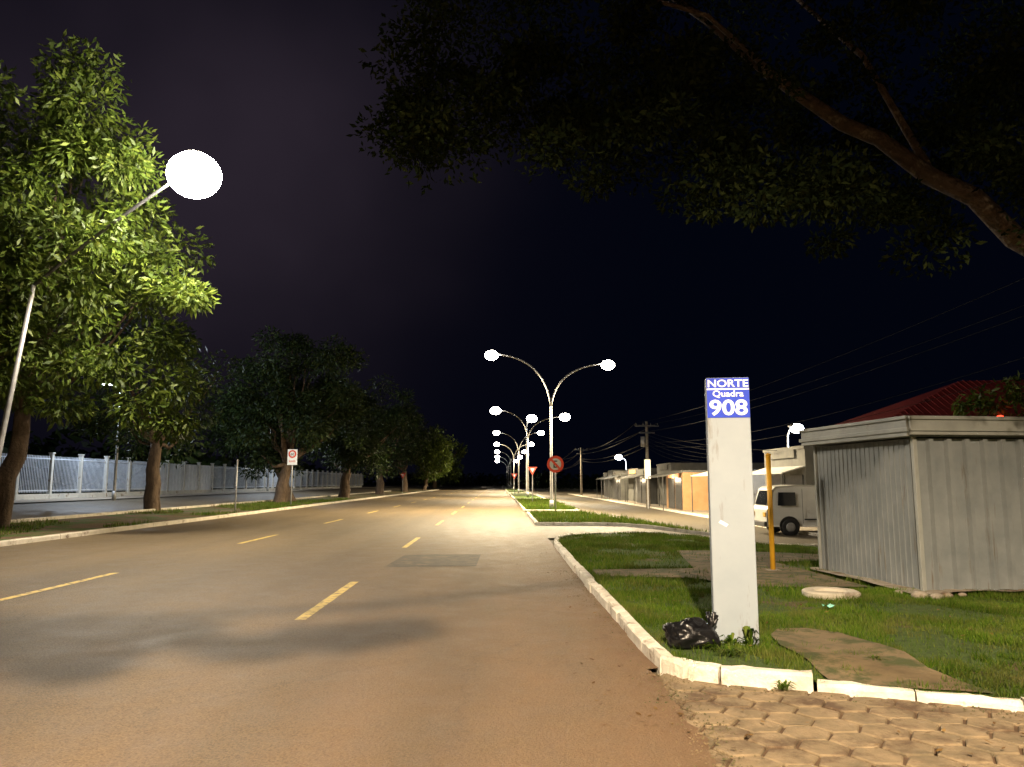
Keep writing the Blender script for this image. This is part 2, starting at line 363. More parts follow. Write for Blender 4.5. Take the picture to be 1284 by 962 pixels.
# ------------------------------------------------------------ grass blades
def blades(name,n,area,ok,zf,hmin,hmax,w,mat,dens=None,lean=.5):
    x=RNG.uniform(area[0],area[1],n*3); y=RNG.uniform(area[2],area[3],n*3)
    keep=[]
    for i in range(n*3):
        if ok(x[i],y[i]): keep.append(i)
        if len(keep)>=n: break
    x=x[keep];y=y[keep]; n=len(x)
    z=np.array([zf(a,b) for a,b in zip(x,y)])
    h=RNG.uniform(hmin,hmax,n); pn=np.array([.6+.8*noise.noise(Vector((a*1.7,b*1.7,5)))+.5*noise.noise(Vector((a*6,b*6,9))) for a,b in zip(x,y)]); h=h*np.clip(pn+.3,.3,1.7)
    t=RNG.uniform(0,6.28,n); dx,dy=np.cos(t)*w,np.sin(t)*w; l=RNG.uniform(0,lean,n)*h; t2=RNG.uniform(0,6.28,n)
    V=np.zeros((n,3,3)); V[:,0]=np.stack([x-dx,y-dy,z-.01],1); V[:,1]=np.stack([x+dx,y+dy,z-.01],1); V[:,2]=np.stack([x+np.cos(t2)*l,y+np.sin(t2)*l,z+h],1)
    return quads_np(name,V.reshape(-1,3),3,mat)
BARE=lambda x,y: noise.noise(Vector((x*.75+3,y*.75,1.7)))
def okp(x,y):
    if not inpoly(x,y,PLOT): return False
    if inpoly(x,y,PATH): 
        return noise.noise(Vector((x*3,y*3,8)))>.18 and random.random()<.4
    if inpoly(x,y,PAVE): return random.random()<.05
    if 5.75<x<9 and 10.4<y<13.3: return False
    if (x-4.45)**2+(y-10.25)**2<.12: return False
    b=BARE(x,y)+.25*noise.noise(Vector((x*5,y*5,4)))
    if b>.24: return random.random()<.12
    return True
zpl=lambda x,y:pz(x,y)+.03*noise.noise(Vector((x*1.3,y*1.3,0)))
blades('lawn_grass',80000,(1.5,8.2,4.6,10.6),okp,zpl,.03,.075,.0045,M['blade'],lean=.9)
blades('lawn_grass',42000,(1.5,9.,10.4,23),okp,zpl,.04,.10,.009,M['blade'],lean=.9)
blades('median_grass',14000,(1.5,7.9,28,66),lambda x,y:any(inpoly(x,y,P_) for P_ in islands),lambda x,y:.1-dip(x,y),.08,.2,.02,M['blade'])
blades('verge_grass',14000,(-16.7,-12.6,14,70),lambda x,y:BARE(x*.5,y*.3)>.05,lambda x,y:gl(x)+.01,.05,.18,.015,M['blade'])
def weed(loc,r,h,n,name='weed_plant',w=.012):
    V=[]
    for i in range(n):
        t=random.uniform(0,6.28); l=random.uniform(.4,1)*r; hh=random.uniform(.3,1)*h
        bx,by=loc[0]+random.uniform(-.03,.03),loc[1]+random.uniform(-.03,.03)
        m=Vector((bx+math.cos(t)*l*.5,by+math.sin(t)*l*.5,loc[2]+hh)); e=Vector((bx+math.cos(t)*l,by+math.sin(t)*l,loc[2]+hh*.75))
        nx_,ny_=-math.sin(t)*w,math.cos(t)*w
        V+=[(bx,by,loc[2]),(m.x+nx_,m.y+ny_,m.z),tuple(e),(m.x-nx_,m.y-ny_,m.z)]
    quads_np(name,np.array(V),4,M['blade'])
weed((2.2,6.05,.01),.12,.07,50,w=.006); weed((2.16,7.16,.1),.14,.12,45); weed((2.3,7.12,.1),.10,.20,22,w=.018); weed((1.95,7.0,.1),.16,.10,60,w=.006); weed((2.0,6.75,.1),.2,.10,80,w=.006); weed((3.2,6.6,.1),.1,.05,30,w=.006)
V=[]
for i in range(420):
    k=random.random()
    if k<.45: x,y=1.3-abs(random.gauss(0,.35)),random.uniform(5,20); z=.02
    elif k<.7: x,y=random.uniform(-12,1.2),random.uniform(5,22); z=.02
    elif k<.9: x,y=random.uniform(1.6,6),random.uniform(6.4,11); z=.16
    else: x,y=random.uniform(1.4,4),random.uniform(4.6,5.5); z=.03
    t=random.uniform(0,6.28); l=random.uniform(.015,.035); u=Vector((math.cos(t),math.sin(t),random.uniform(-.1,.3)))*l; v=Vector((-math.sin(t),math.cos(t),random.uniform(-.2,.2)))*l*.4; c=Vector((x,y,z))
    V+=[tuple(c-u),tuple(c+v),tuple(c+u),tuple(c-v)]
quads_np('fallen_leaves',np.array(V),4,M['dry'])
# ------------------------------------------------------------ trees
def leaves(name,clumps,per,L,mat,parent,ratio=.32,droop=.5):
    C=np.array([c[0] for c in clumps]); R=np.array([c[1] for c in clumps]); n=per*len(C)
    idx=np.repeat(np.arange(len(C)),per)
    d=RNG.normal(size=(n,3)); d/=np.linalg.norm(d,axis=1)[:,None]
    rad=RNG.uniform(0,1,n)**.45
    P=C[idx]+d*rad[:,None]*R[idx]
    a=d*.8+RNG.normal(size=(n,3))*.7; a[:,2]-=droop; a/=np.linalg.norm(a,axis=1)[:,None]
    s=np.cross(a,RNG.normal(size=(n,3))); s/=np.linalg.norm(s,axis=1)[:,None]
    ln=L*RNG.uniform(.6,1.25,n)[:,None]; w=ln*ratio*.5
    up=np.cross(a,s)*ln*.08
    V=np.zeros((n,4,3)); V[:,0]=P; V[:,1]=P+a*ln*.45+s*w+up; V[:,2]=P+a*ln; V[:,3]=P+a*ln*.45-s*w+up
    return quads_np(name,V.reshape(-1,3),4,mat,parent)
def wob(a,b,n,amp):
    a,b=Vector(a),Vector(b); out=[]
    for i in range(n+1):
        t=i/n; p=a.lerp(b,t); k=amp*math.sin(t*math.pi)
        out.append(p+Vector((random.uniform(-k,k),random.uniform(-k,k),random.uniform(-k,k)*.5)))
    return out
def tree(name,base,fork,crown,rad,ncl,cr,per,L,mat,tr=.3,extra=None,forbid=None,ratio=.32,lev=3):
    e=empty(name,(0,0,0)); mb=MB()
    b=Vector(base); f=Vector(fork)
    pts=wob(b,f,5,.12); mb.tube([b-Vector((0,0,.2))]+pts,[tr*1.5]+[tr*(1.15-.08*i) for i in range(6)],10)
    cl=[]
    tries=0
    while len(cl)<ncl and tries<5000:
        tries+=1
        d=Vector((random.gauss(0,1),random.gauss(0,1),random.gauss(0,1))).normalized()
        k=random.uniform(.4,1.0); c=Vector((crown[0]+d.x*rad[0]*k,crown[1]+d.y*rad[1]*k,crown[2]+d.z*rad[2]*k))
        if forbid and forbid(c): continue
        s=cr*random.uniform(.6,1.25); cl.append((tuple(c),(s,s,s*.75)))
    nr=len(cl)
    if extra: cl+=extra
    for i,(c,s) in enumerate(cl):
        if i%lev==0 and i<nr:
            m=f.lerp(Vector(c),.5)+Vector((0,0,-.5)); mb.tube([f]+wob(f.lerp(m,.2),m,2,.2)+wob(m,c,3,.3)[1:],[tr*.45,tr*.38,tr*.3,tr*.24,tr*.16,tr*.10,tr*.05],6)
    mb.obj('trunk_and_limbs',M['bark'],e,True)
    leaves('foliage',cl,per,L,mat,e,ratio)
    return e
ex=[((-11.2,22.0,11.0),(1.1,1.1,.8)),((-10.6,22.5,8.3),(1.,1,.8)),((-9.7,22.3,7.4),(.9,.9,.5)),((-9.0,21.8,7.0),(.7,.8,.4)),((-11.3,22.5,9.6),(1.1,1,.9)),
    ((-9.9,23,4.6),(.9,1,.9)),((-10.4,23.2,5.9),(1.,1,.7)),((-10.8,23,3.9),(1.0,1,.7)),((-10,23.4,3.4),(.7,1,.5)),((-12.4,21.5,12.8),(1.1,1,.9)),((-13.0,21.5,7.6),(1.,1,.9)),((-12.2,22,6.5),(1.,1,.8)),((-13,22,14.2),(1.2,1,.8)),
    ((-12.2,20.6,8.6),(1,.5,.8)),((-11.2,20.8,8.3),(.9,.5,.7)),((-13.2,20.6,10.2),(.9,.6,.8)),((-11.9,20.4,10.9),(.9,.6,.7)),((-10.8,20.8,10.6),(.8,.6,.6)),
    ((-12.4,22,5.0),(1,1,.8)),((-11.4,22.4,5.1),(.9,1,.7)),((-13.4,21.6,5.6),(1,1,.9)),((-12.9,22.5,3.9),(.9,.9,.6)),((-14.4,21.8,6.3),(1.1,1,.9)),((-14.5,21.8,4.6),(.9,1,.6)),((-15.4,22,5.4),(1,1,.8)),((-16,22.5,7),(1.1,1,.9)),((-14,21.3,8.6),(1.1,.9,.9)),((-15.3,21,10),(1.2,.9,1)),((-14,20.8,11.8),(1.2,.9,1)),((-15.3,21,13.2),(1.2,1,1))]
et=tree('mango_tree',(-16.1,25,.2),(-15.6,25,4.0),(-16.3,24,9.6),(5.8,4.6,6.6),85,1.15,430,.28,M['leaf'],.30,ex,lambda c:(c.x>-10.2) or (c.y<20 and c.x>-13.2) or (c.x+8.1)**2+(c.y-19.5)**2+(c.z-9.7)**2<6)
# sparse twigs hanging around the lamp arm
leaves('foliage_twigs',[((-12.0,19.4,6.9),(.5,.35,.45)),((-11.3,19.4,7.5),(.45,.35,.4)),((-10.7,19.5,8.0),(.45,.35,.35)),((-10.1,19.5,8.5),(.35,.3,.3)),((-12.6,19.5,7.5),(.6,.4,.5))],55,.26,M['leaf'],et)
tree('mango_tree',(-17,38,.2),(-17,38,3.5),(-17.5,38,7.0),(4.,4,4.5),30,1.3,240,.32,M['leafd'],.35)
tree('street_tree',(-15.6,55,.15),(-15.2,55,2.9),(-14.6,55,7.3),(5.2,5,5.1),90,1.25,300,.34,M['leafd'],.45,lev=7)
tree('street_tree',(-15.6,58,.15),(-16.8,58,2.8),(-18.5,59,6.2),(4.2,4,4.2),40,1.2,260,.36,M['leafd'],.35,lev=7)
tree('street_tree',(-15.3,76,.15),(-15,76,3.0),(-14.6,76,7.2),(5,5,5.1),60,1.4,230,.42,M['leafd'],.5,lev=7)
tree('street_tree',(-15,97,.15),(-15,97,3.2),(-14.8,97,8.0),(5.2,5,5.8),46,1.6,190,.5,M['leafd'],.5,lev=7)
tree('street_tree',(-15,122,.15),(-15,122,3.4),(-15,122,8.0),(5.5,5,6.0),40,1.6,150,.55,M['leafd'],.5,lev=8)
tree('street_tree',(-14.5,150,.1),(-14,150,3.0),(-13.4,150,6.8),(5.2,5,4.8),40,1.5,170,.6,M['leaf'],.4,lev=8)
tree('street_tree',(-15,180,.1),(-15,180,3.4),(-14,180,7),(6,5,6),36,1.8,110,.8,M['leaf'],.5,lev=8)
# overhead tree at right
e=empty('canopy_tree'); mb=MB()
mb.tube([(9.9,7.0,-.1),(9.6,7.1,1.2),(9.3,7.3,2.4)],[.42,.33,.3],14)
mb.tube([(9.3,7.3,2.4),(8.0,7.7,3.1),(7.3,7.85,3.5),(6.6,7.95,3.75),(5.75,8.05,4.3),(5.3,8.0,4.75),(4.8,8.0,5.0),(4.3,8.05,5.45),(3.87,8,5.6),(3.1,8.05,6.2),(2.4,8.1,6.9),(1.5,8,7.5),(.4,7.8,8.0)],[.24,.18,.15,.14,.12,.105,.10,.085,.08,.06,.045,.03,.015],10)
mb.tube([(9.3,7.3,2.4),(9.2,6.6,4.5),(8,4.5,6.4),(5,1.5,7.2),(1.6,-.6,6.6),(-.8,-.5,5.6),(-2.4,-.3,5.3)],[.26,.22,.18,.13,.09,.05,.02],9)
mb.tube([(4.8,8.0,5.1),(4.3,8.3,6.6),(3.2,8.6,8.)],[.05,.035,.015],6)
mb.tube([(3.1,8,6.2),(2.2,7.4,6.5),(.4,7.2,6.9),(-1,7.4,7.0)],[.035,.025,.02,.008],6)
mb.obj('trunk_and_limbs',M['barkd'],e,True)
cl=[]
low=[(-2.2,5.45),(-1.6,5.1),(-.6,4.9),(.4,5.1),(1.1,4.7),(2,4.45),(2.6,4.8),(3.5,4.1),(4.5,4.0),(5.8,4.45),(12,4.7)]
def lowz(x): return float(np.interp(x,[p[0] for p in low],[p[1] for p in low]))
while len(cl)<360:
    x=random.uniform(-1.7,9.5); y=random.uniform(6.6,10.2); s=random.uniform(.22,.6)
    if x<-.15*y: continue
    z=lowz(x)+.55*(y-8)+abs(random.gauss(0,1.3))+s*.5
    # keep the underside of the main limb free of leaves
    xk=x*8/y; zk=1.6+(z-1.6)*8/y
    if 3.5<xk<6.4 and y<8.7 and abs(zk-(4.3+(5.75-xk)*.72))<.22+s*.45: continue
    cl.append(((x,y,z),(s,s,s*.5)))
for i in range(70):
    y=random.uniform(3,6.4); x=random.uniform(-.17*y,8); s=random.uniform(.35,.7)
    cl.append(((x,y,random.uniform(6.0,8)),(s,s,s*.5)))
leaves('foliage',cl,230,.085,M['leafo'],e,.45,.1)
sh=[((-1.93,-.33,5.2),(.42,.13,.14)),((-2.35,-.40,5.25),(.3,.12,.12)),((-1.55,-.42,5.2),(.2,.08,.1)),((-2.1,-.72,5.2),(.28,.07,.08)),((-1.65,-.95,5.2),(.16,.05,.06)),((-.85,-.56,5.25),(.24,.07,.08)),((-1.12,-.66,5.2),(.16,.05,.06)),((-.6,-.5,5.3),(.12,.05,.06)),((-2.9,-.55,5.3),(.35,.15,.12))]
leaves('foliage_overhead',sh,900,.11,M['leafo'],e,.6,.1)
tree('shrub',(9.4,14.2,.0),(9.4,14.2,2.3),(9.4,14.1,3.2),(.75,.5,.4),12,.22,45,.17,M['leaf'],.04)
# distant trees
e=empty('distant_trees'); cl=[]
for i in range(150):
    x=random.uniform(-120,140); 
    y=random.uniform(230,330)
    if -12<x<8: y+=120
    cl.append(((x,y,random.uniform(0,3.5)),(6,5,3.0)))
for i in range(60):
    x=random.uniform(-60,-36); y=random.uniform(60,160); cl.append(((x,y,random.uniform(1,5)),(4,4,3)))
leaves('foliage',cl,90,1.6,M['leafd'],e,.6)
mb=MB()
for c,s in cl[::3]: mb.tube([(c[0],c[1],-.3),(c[0],c[1],c[2])],[.3,.2],5)
mb.obj('trunks',M['bark'],e)
# ------------------------------------------------------------ street lamps
def light(name,loc,P,col,kind='SPOT',ang=152,blend=.35,rad=.16,parent=None):
    d=bpy.data.lights.new(name,kind); d.energy=P; d.color=col; d.shadow_soft_size=rad
    if kind=='SPOT': d.spot_size=math.radians(ang); d.spot_blend=blend
    o=bpy.data.objects.new(name,d); COL.objects.link(o); o.location=loc
    if parent: o.parent=parent
    return o
NEUT=(1,.80,.50); COOL=(.85,.93,1)
def street_lamp(x,y,heads,base=.1,fork=6.1,P=0,col=NEUT,point=0,bowl=.28,mat='lamp',pcol=None,r=.075,rad=.16,lean=0,straight=False,ang=156,globe=0):
    e=empty('street_lamp'); mb=MB(); xt=x+lean
    mb.tube([(x,y,base-.1),(x,y,base+.02),((x+xt)/2,y,(fork+base)*.5),(xt,y,fork)],[r*1.25,r*1.2,r,r*.8],10)
    mb.tube([(x,y,base),(x,y,base+.5)],[r*1.7,r*1.6],10)
    Ps=P if isinstance(P,(list,tuple)) else [P]*len(heads)
    arm=MB()
    for hx,hz in heads:
        pts=[]
        for i in range(13):
            t=i/12; c=(xt+(hx-xt)*.10,fork+(hz-fork)*.95)
            if straight: c=((xt+hx)/2,(fork+hz)/2+.25)
            px=(1-t)**2*xt+2*t*(1-t)*c[0]+t*t*hx; pz_=(1-t)**2*fork+2*t*(1-t)*c[1]+t*t*(hz+.08)
            pts.append((px,y,pz_))
        arm.tube(pts,[r*.7]*9+[r*.6]*4,8)
    mb.obj('pole',M['steel'],e,True)
    arm.obj('arms',M['darksteel'] if globe else M['steel'],e,True)
    for (hx,hz),p in zip(heads,Ps):
        s=1 if hx>=x else -1
        if globe:
            h=MB(); h.ell((hx+s*.15,y,hz+globe*.86),(.30,.22,.12)); h.obj('lamp_housing',M['steel'],e,True)
            h=MB(); h.ell((hx+s*.2,y,hz),(globe*1.05,globe,globe*.92),32,20); h.obj('lamp_glare_globe',M['lampg'],e,True)  # glowing ball swollen to the size of the lamp's glare
            zz=hz-globe*.92
        else:
            h=MB(); h.ell((hx+s*.15,y,hz+.1),(.42,.17,.10)); h.obj('lamp_housing',M['steel'],e,True)
            h=MB(); h.ell((hx+s*.2,y,hz),(bowl*1.1,bowl,bowl*.78),20,12); h.obj('lamp_lens',M[mat],e,True)
            zz=hz-bowl*.78-.02
        if p: light('lamp_light',(hx+s*.2,y,zz-rad-.02),p,col,parent=e,rad=rad,ang=ang)
        if point: light('lamp_bulb',(hx+s*.2,y,zz-rad),point,pcol or col,'POINT',rad=rad,parent=e)
street_lamp(-12.95,19.5,[(-8.35,9.75)],.15,6.7,P=1500,col=(1,.80,.52),rad=.25,lean=.8,straight=True,globe=.66,r=.065)
street_lamp(3.0,-6,[(-.1,8.9),(6.1,8.9)],.0,6.1,P=[27000,2000],col=(1,.78,.53),rad=.12)
street_lamp(3.0,43,[(-.2,8.85),(6.1,8.3)],.1,5.9,P=18000,col=NEUT,bowl=.36,ang=162)
street_lamp(3.0,77,[(-.1,8.85),(6.6,8.2)],.1,6.1,P=14000,col=NEUT,bowl=.50,ang=162)
street_lamp(3.2,86,[(3.6,8.8)],.1,7.6,P=0,bowl=.55)
street_lamp(3.0,112,[(-.1,8.85),(6.1,8.85)],.1,6.1,P=14000,col=NEUT,bowl=.45)
street_lamp(3.0,146,[(-.1,8.85),(6.1,8.85)],.1,6.1,P=[14000,0],bowl=.5,point=3000)
street_lamp(3.0,182,[(-.1,8.85),(6.1,8.85)],.1,6.1,P=0,bowl=.55)
street_lamp(3.0,220,[(-.1,8.85),(6.1,8.85)],.1,6.1,P=0,bowl=.6)
street_lamp(3.0,262,[(-.1,8.85),(6.1,8.85)],.1,6.1,P=0,bowl=.65)
street_lamp(-24.0,80,[(-23.4,10.0)],.6,9.,P=0,point=3500,bowl=.3,mat='lampc',col=COOL)
street_lamp(-21.9,44,[(-22.6,7.2)],.6,6.6,P=0,point=2600,bowl=.12,mat='lampc',col=(.75,.86,1))  # added lamp, put in to brighten the fence with cool light
street_lamp(14.6,38,[(14.9,4.3)],-.4,3.8,P=0,point=500,bowl=.30,mat='lampc',col=COOL,r=.05)
street_lamp(15.5,92,[(14.8,4.6)],-.4,4.,P=0,point=900,bowl=.4,mat='lampc',col=COOL,r=.05)
# ------------------------------------------------------------ fence
e=empty('perimeter_fence'); FX=-25.
mb=MB(); mp=MB(); mw=MB(); fz=gl(FX)
mw.box((FX,75,fz+.12),(.16,130,.5))
y=10.
while y<140:
    mp.box((FX,y,fz+1.25),(.2,.2,2.7)); mp.box((FX,y,fz+2.63),(.26,.26,.06))
    if not (56<y<65):
        mb.box((FX,y+1.5,fz+.55),(.04,2.8,.05)); mb.box((FX,y+1.5,fz+2.3),(.04,2.8,.05))
        if y<95:
            for k in range(1,20): mb.box((FX,y+.1+k*.14,fz+1.45),(.022,.03,2.0))
        else:
            for k in range(1,10): mb.box((FX,y+.1+k*.28,fz+1.45),(.03,.05,2.0))
    y+=3
mp.obj('posts',M['fwall'],e); mb.obj('bars',M['fence'],e); mw.obj('plinth',M['fwall'],e)
g=MB()
for y in (55.2,58.2,61.2,64.2): 
    for k in range(9): g.box((FX+.03+(.012 if k%2 else 0),y-.08+k*.3+.15,fz+1.4),(.03,.28,2.05))
g.obj('gate_panels',M['fence'],e)
e=empty('school_building'); b=MB(); b.box((-50,75,2.1),(10,50,3.6)); b.obj('walls',M['walld'],e)
b=MB(); b.box((-50,75,4.06),(11.5,51.5,.3)); b.obj('roof',M['wallg'],e)
b=MB()
for k in range(12): b.box((-44.98,53+k*4,2.4),(.06,2.2,1.2))
b.obj('windows',M['glass'],e)
# ------------------------------------------------------------ totem
e=empty('street_sign_totem',(2.235,7.32,.06)); e.rotation_euler=(0,0,math.radians(-9)+0)
W,D,H=.405,.14,2.55
b=MB(); b.box((0,0,H/2),(W,D,H)); b.obj('column',M['totem'],e,bev=.008)
b=MB(); b.box((0,-D/2-.003,H-.055),(W-.006,.006,.10)); b.box((0,-D/2-.003,H-.255),(W-.006,.006,.27)); b.obj('blue_panels',M['blue'],e)
b=MB(); b.box((0,-D/2-.003,H-.1125),(W-.006,.0045,.015)); b.obj('white_stripe',M['white'],e)
b=MB(); b.box((0,0,-.02),(W+.1,D+.1,.1)); b.obj('footing',M['concrete'],e,bev=.01)
def text(s,size,loc,sx,off,name,parent,mat,rot=(math.pi/2,0,0)):
    c=bpy.data.curves.new(name,'FONT'); c.body=s; c.size=size; c.align_x='CENTER'; c.offset=off; c.extrude=.0015; c.resolution_u=4
    o=bpy.data.objects.new(name+'_tmp',c); COL.objects.link(o)
    dg=bpy.context.evaluated_depsgraph_get(); me=bpy.data.meshes.new_from_object(o.evaluated_get(dg))
    bpy.data.objects.remove(o)
    m=bpy.data.objects.new(name,me); COL.objects.link(m); me.materials.clear(); me.materials.append(mat)
    m.location=loc; m.rotation_euler=rot; m.scale=(sx,1,1); m.parent=parent; return m
text('NORTE',.100,(0,-D/2-.008,H-.091),1.18,.0020,'letters_norte',e,M['white'])
text('Quadra',.085,(0,-D/2-.008,H-.186),1.12,.0014,'letters_quadra',e,M['white'])
text('908',.205,(0,-D/2-.008,H-.362),1.18,.005,'numerals_908',e,M['white'])
b=MB(); b.add([(-.13,-D/2-.002,1.16),(-.06,-D/2-.002,1.12),(-.04,-D/2-.002,1.145),(-.11,-D/2-.002,1.185)],[(0,1,2,3)]); o=b.obj('sticker',M['white'],e)
# ------------------------------------------------------------ trash bag
def bag(name,loc,r,seed):
    e=empty(name,loc); m=MB()
    m.ell((0,0,0),(1,1,1),64,40); V=[]
    for v in m.v:
        p=Vector(v); n=noise.noise(p*1.3+Vector((seed,0,0)))*.30+(.45-abs(noise.noise(p*2.2+Vector((seed,2,0)))))*.22+(.3-abs(noise.noise(Vector((p.x*4,p.y*4,p.z*7))+Vector((0,seed,0)))))*.10
        q=p*(.92+n); x,y,z=q.x*r[0],q.y*r[1],max(q.z*r[2],-r[2]*.6)
        V.append((x,y,z+r[2]*.6))
    o=mkobj('bag_body',V,m.f,M['bag'],e,True)
    k=MB(); c=Vector((r[0]*.80,0,r[2]*1.2))
    for i in range(8):
        t=i*.8; k.tube([c-Vector((.10,0,.10)),c+Vector((.012*math.cos(t),.012*math.sin(t),.0)),c+Vector((.045*math.cos(t),.045*math.sin(t),.09+.03*math.sin(t*3)))],[.04,.014,.02],6)
    k.obj('tied_neck',M['bag'],e,True); return e
bag('trash_bag',(1.77,7.15,.12),(.25,.17,.15),3)
# ------------------------------------------------------------ kiosk
e=empty('metal_kiosk',(5.70,10.30,0)); e.rotation_euler=(0,0,math.radians(6)); x0,y0=0,0; x1,y1=3.6,2.6; hz=2.2
def corr(p0,p1,z0,z1,pitch,depth,flat):
    d=Vector((p1[0]-p0[0],p1[1]-p0[1])); L=d.length; d.normalize(); n=Vector((d.y,-d.x)); V=[];F=[];s=0;pr=[]
    while s<L:
        for a,o in ((0,0),(pitch*flat,0),(pitch*(flat+.08),depth),(pitch*(.92),depth)):
            if s+a<=L: pr.append((s+a,o))
        s+=pitch
    pr.append((L,0))
    for a,o in pr:
        x,y=p0[0]+d.x*a+n.x*o,p0[1]+d.y*a+n.y*o; V+=[(x,y,z0),(x,y,z1)]
    for i in range(len(pr)-1): F.append((2*i,2*i+2,2*i+3,2*i+1))
    return V,F
V,F=corr((x0,y0),(x1,y0),.16,hz,.27,.06,.62); mkobj('front_cladding',V,F,M['metalsheet'],e)
V,F=corr((x0,y1),(x0,y0),.16,hz,.12,.010,.75); mkobj('side_cladding',V,F,M['metalsheet'],e)
b=MB(); b.box(((x0+x1)/2,(y0+y1)/2+.03,1.2),(x1-x0-.08,y1-y0-.08,2.0)); b.obj('core',M['metalsheet'],e)
b=MB(); b.box((x0-.01,y0-.01,1.2),(.06,.06,2.08)); b.box((x0-.01,y1,1.2),(.05,.05,2.08)); b.obj('corner_posts',M['fascia'],e,bev=.006)
b=MB(); ov=.16
b.box(((x0+x1)/2,y0-ov,2.39),(x1-x0+2*ov,.05,.20)); b.box(((x0+x1)/2,y0-ov-.012,2.26),(x1-x0+2*ov+.02,.03,.045))
b.box(((x0+x1)/2,y0-ov-.02,2.47),(x1-x0+2*ov+.05,.07,.05))
b.obj('front_fascia',M['fascia'],e,bev=.008)
b=MB(); b.box((x0-ov,(y0+y1)/2,2.36),(.05,y1-y0+2*ov-.055,.28)); b.box((x0-ov-.03,(y0+y1)/2,2.31),(.035,y1-y0+2*ov+.03,.06)); b.box((x0-ov-.02,(y0+y1)/2,2.475),(.07,y1-y0+2*ov+.0,.05)); b.obj('side_fascia',M['fascia'],e,bev=.008)
b=MB(); b.box(((x0+x1)/2,(y0+y1)/2,2.25),(x1-x0+2*ov-.12,y1-y0+2*ov-.12,.06)); b.box(((x0+x1)/2,(y0+y1)/2,2.47),(x1-x0+2*ov-.1,y1-y0+2*ov-.1,.03)); b.obj('roof_sheet',M['metalsheet'],e)
b=sheet('base_slab',[(x0-.28,y0-.12),(x0-.1,y0-.30),(x0+.3,y0-.22),(x0+.8,y0-.1),(x0+1.5,y0-.16),(x1,y0-.1),(x1+.2,y1+.2),(x0-.1,y1+.2),(x0-.2,y1)],lambda x,y:.165,.3,M['concrete'],.03,e)
b=MB()
for (px,py,s) in ((-.2,-.2,.10),(-.05,-.32,.08),(.15,-.24,.07),(-.3,.1,.06),(.4,-.2,.05)):
    b.ell((px,py,.13),(s*1.2,s,s*.6),9,6)
b.obj('rubble',M['concrete'],e,True)
e=empty('manhole_ring',(4.42,10.25,.10)); mb=MB()
mb.v=[];n=36
prof=[(.36,0),(.36,.06),(.33,.08),(.22,.075),(.2,.04),(0.0,.04)]
for k in range(n):
    for (r_,z_) in prof: mb.v.append((r_*math.cos(k*6.2832/n)*(1+.03*math.sin(k)),r_*math.sin(k*6.2832/n),z_))
for k in range(n):
    for q in range(5): a=k*6+q; c=((k+1)%n)*6+q; mb.f.append((a,c,c+1,a+1))
mb.obj('ring',M['kerb_l'],e)
V=[];F=[]
for i in range(5):
    for j in range(3): V.append((3.78+i*.035+j*.01,9.0+j*.05-i*.005,.17+.02*math.sin(i*2.+j)))
for i in range(4):
    for j in range(2): a=i*3+j; F.append((a,a+3,a+4,a+1))
mkobj('litter_wrapper',V,F,M['teal'])
e=empty('yellow_post',(4.68,13.1,0)); b=MB(); b.tube([(0,0,.05),(0,0,2.05)],[.042,.042],14); b.obj('post',M['yellow'],e,True)
b=MB(); b.tube([(0,0,2.05),(0,0,2.08),(0,0,2.1)],[.046,.046,.02],14); b.obj('cap',M['yellow'],e,True); b=MB(); b.box((0,0,.1),(.22,.22,.06)); b.obj('base_plate',M['concrete'],e,bev=.01)
# ------------------------------------------------------------ signs
e=empty('no_parking_sign',(2.85,38,.0)); b=MB(); b.tube([(0,0,0),(0,0,2.9)],[.035,.035],8); b.obj('post',M['steel'],e,True)
def cyl(c,r,y0,y1,mat,name,e,r2=0):
    b=MB(); b.tube([(c[0],y0,c[2]),(c[0],y1,c[2])],[r,r],36); b.obj(name,mat,e)
cyl((0,0,2.5),.42,-.045,-.06,M['red'],'red_plate',e); cyl((0,0,2.5),.29,-.062,-.066,M['rooff'],'white_face',e)
b=MB(); b.box((-.07,-.07,2.5),(.06,.006,.36)); b.box((.03,-.07,2.65),(.14,.006,.06)); b.box((.03,-.07,2.5),(.12,.006,.05)); b.box((.03,-.07,2.35),(.14,.006,.06)); b.obj('letter_e',M['black'],e)
b=MB(); V=[(-.27,-.074,2.71),(-.19,-.074,2.79),(.27,-.074,2.29),(.19,-.074,2.21)]; b.add(V,[(3,2,1,0)]); b.obj('slash',M['red'],e)
def yield_sign(x,y,z,s,base):
    e=empty('yield_sign',(x,y,base)); b=MB(); b.tube([(0,0,-.1),(0,0,z)],[.035,.035],8); b.obj('post',M['steel'],e,True)
    def tri(s,yy,th,mat,nm):
        V=[(-s,yy,z+s*.58),(s,yy,z+s*.58),(0,yy,z-s*1.15),(-s,yy-th,z+s*.58),(s,yy-th,z+s*.58),(0,yy-th,z-s*1.15)]
        mkobj(nm,V,[(0,1,2),(5,4,3),(0,3,4,1),(1,4,5,2),(2,5,3,0)],mat,e)
    tri(s,-.04,.02,M['red'],'red_triangle'); tri(s*.45,-.065,.004,M['white'],'white_triangle')
yield_sign(2.6,58,2.5,.36,.05); yield_sign(2.0,95,2.4,.4,.05); yield_sign(-13,104,2.5,.45,.1)
e=empty('speed_limit_sign',(-13.2,49,.1)); b=MB(); b.tube([(0,0,-.1),(0,0,3.6)],[.035,.035],8); b.obj('post',M['steel'],e,True)
b=MB(); b.box((0,-.05,3.1),(.62,.02,1.0)); b.obj('plate',M['white'],e,bev=.008)
cyl((0,0,3.3),.25,-.062,-.066,M['red'],'red_ring',e); cyl((0,0,3.3),.16,-.068,-.071,M['white'],'ring_face',e)
text('60',.24,(0,-.074,3.21),1,.002,'numerals',e,M['black']); text('km/h',.2,(0,-.064,2.78),1,.001,'caption',e,M['red'])
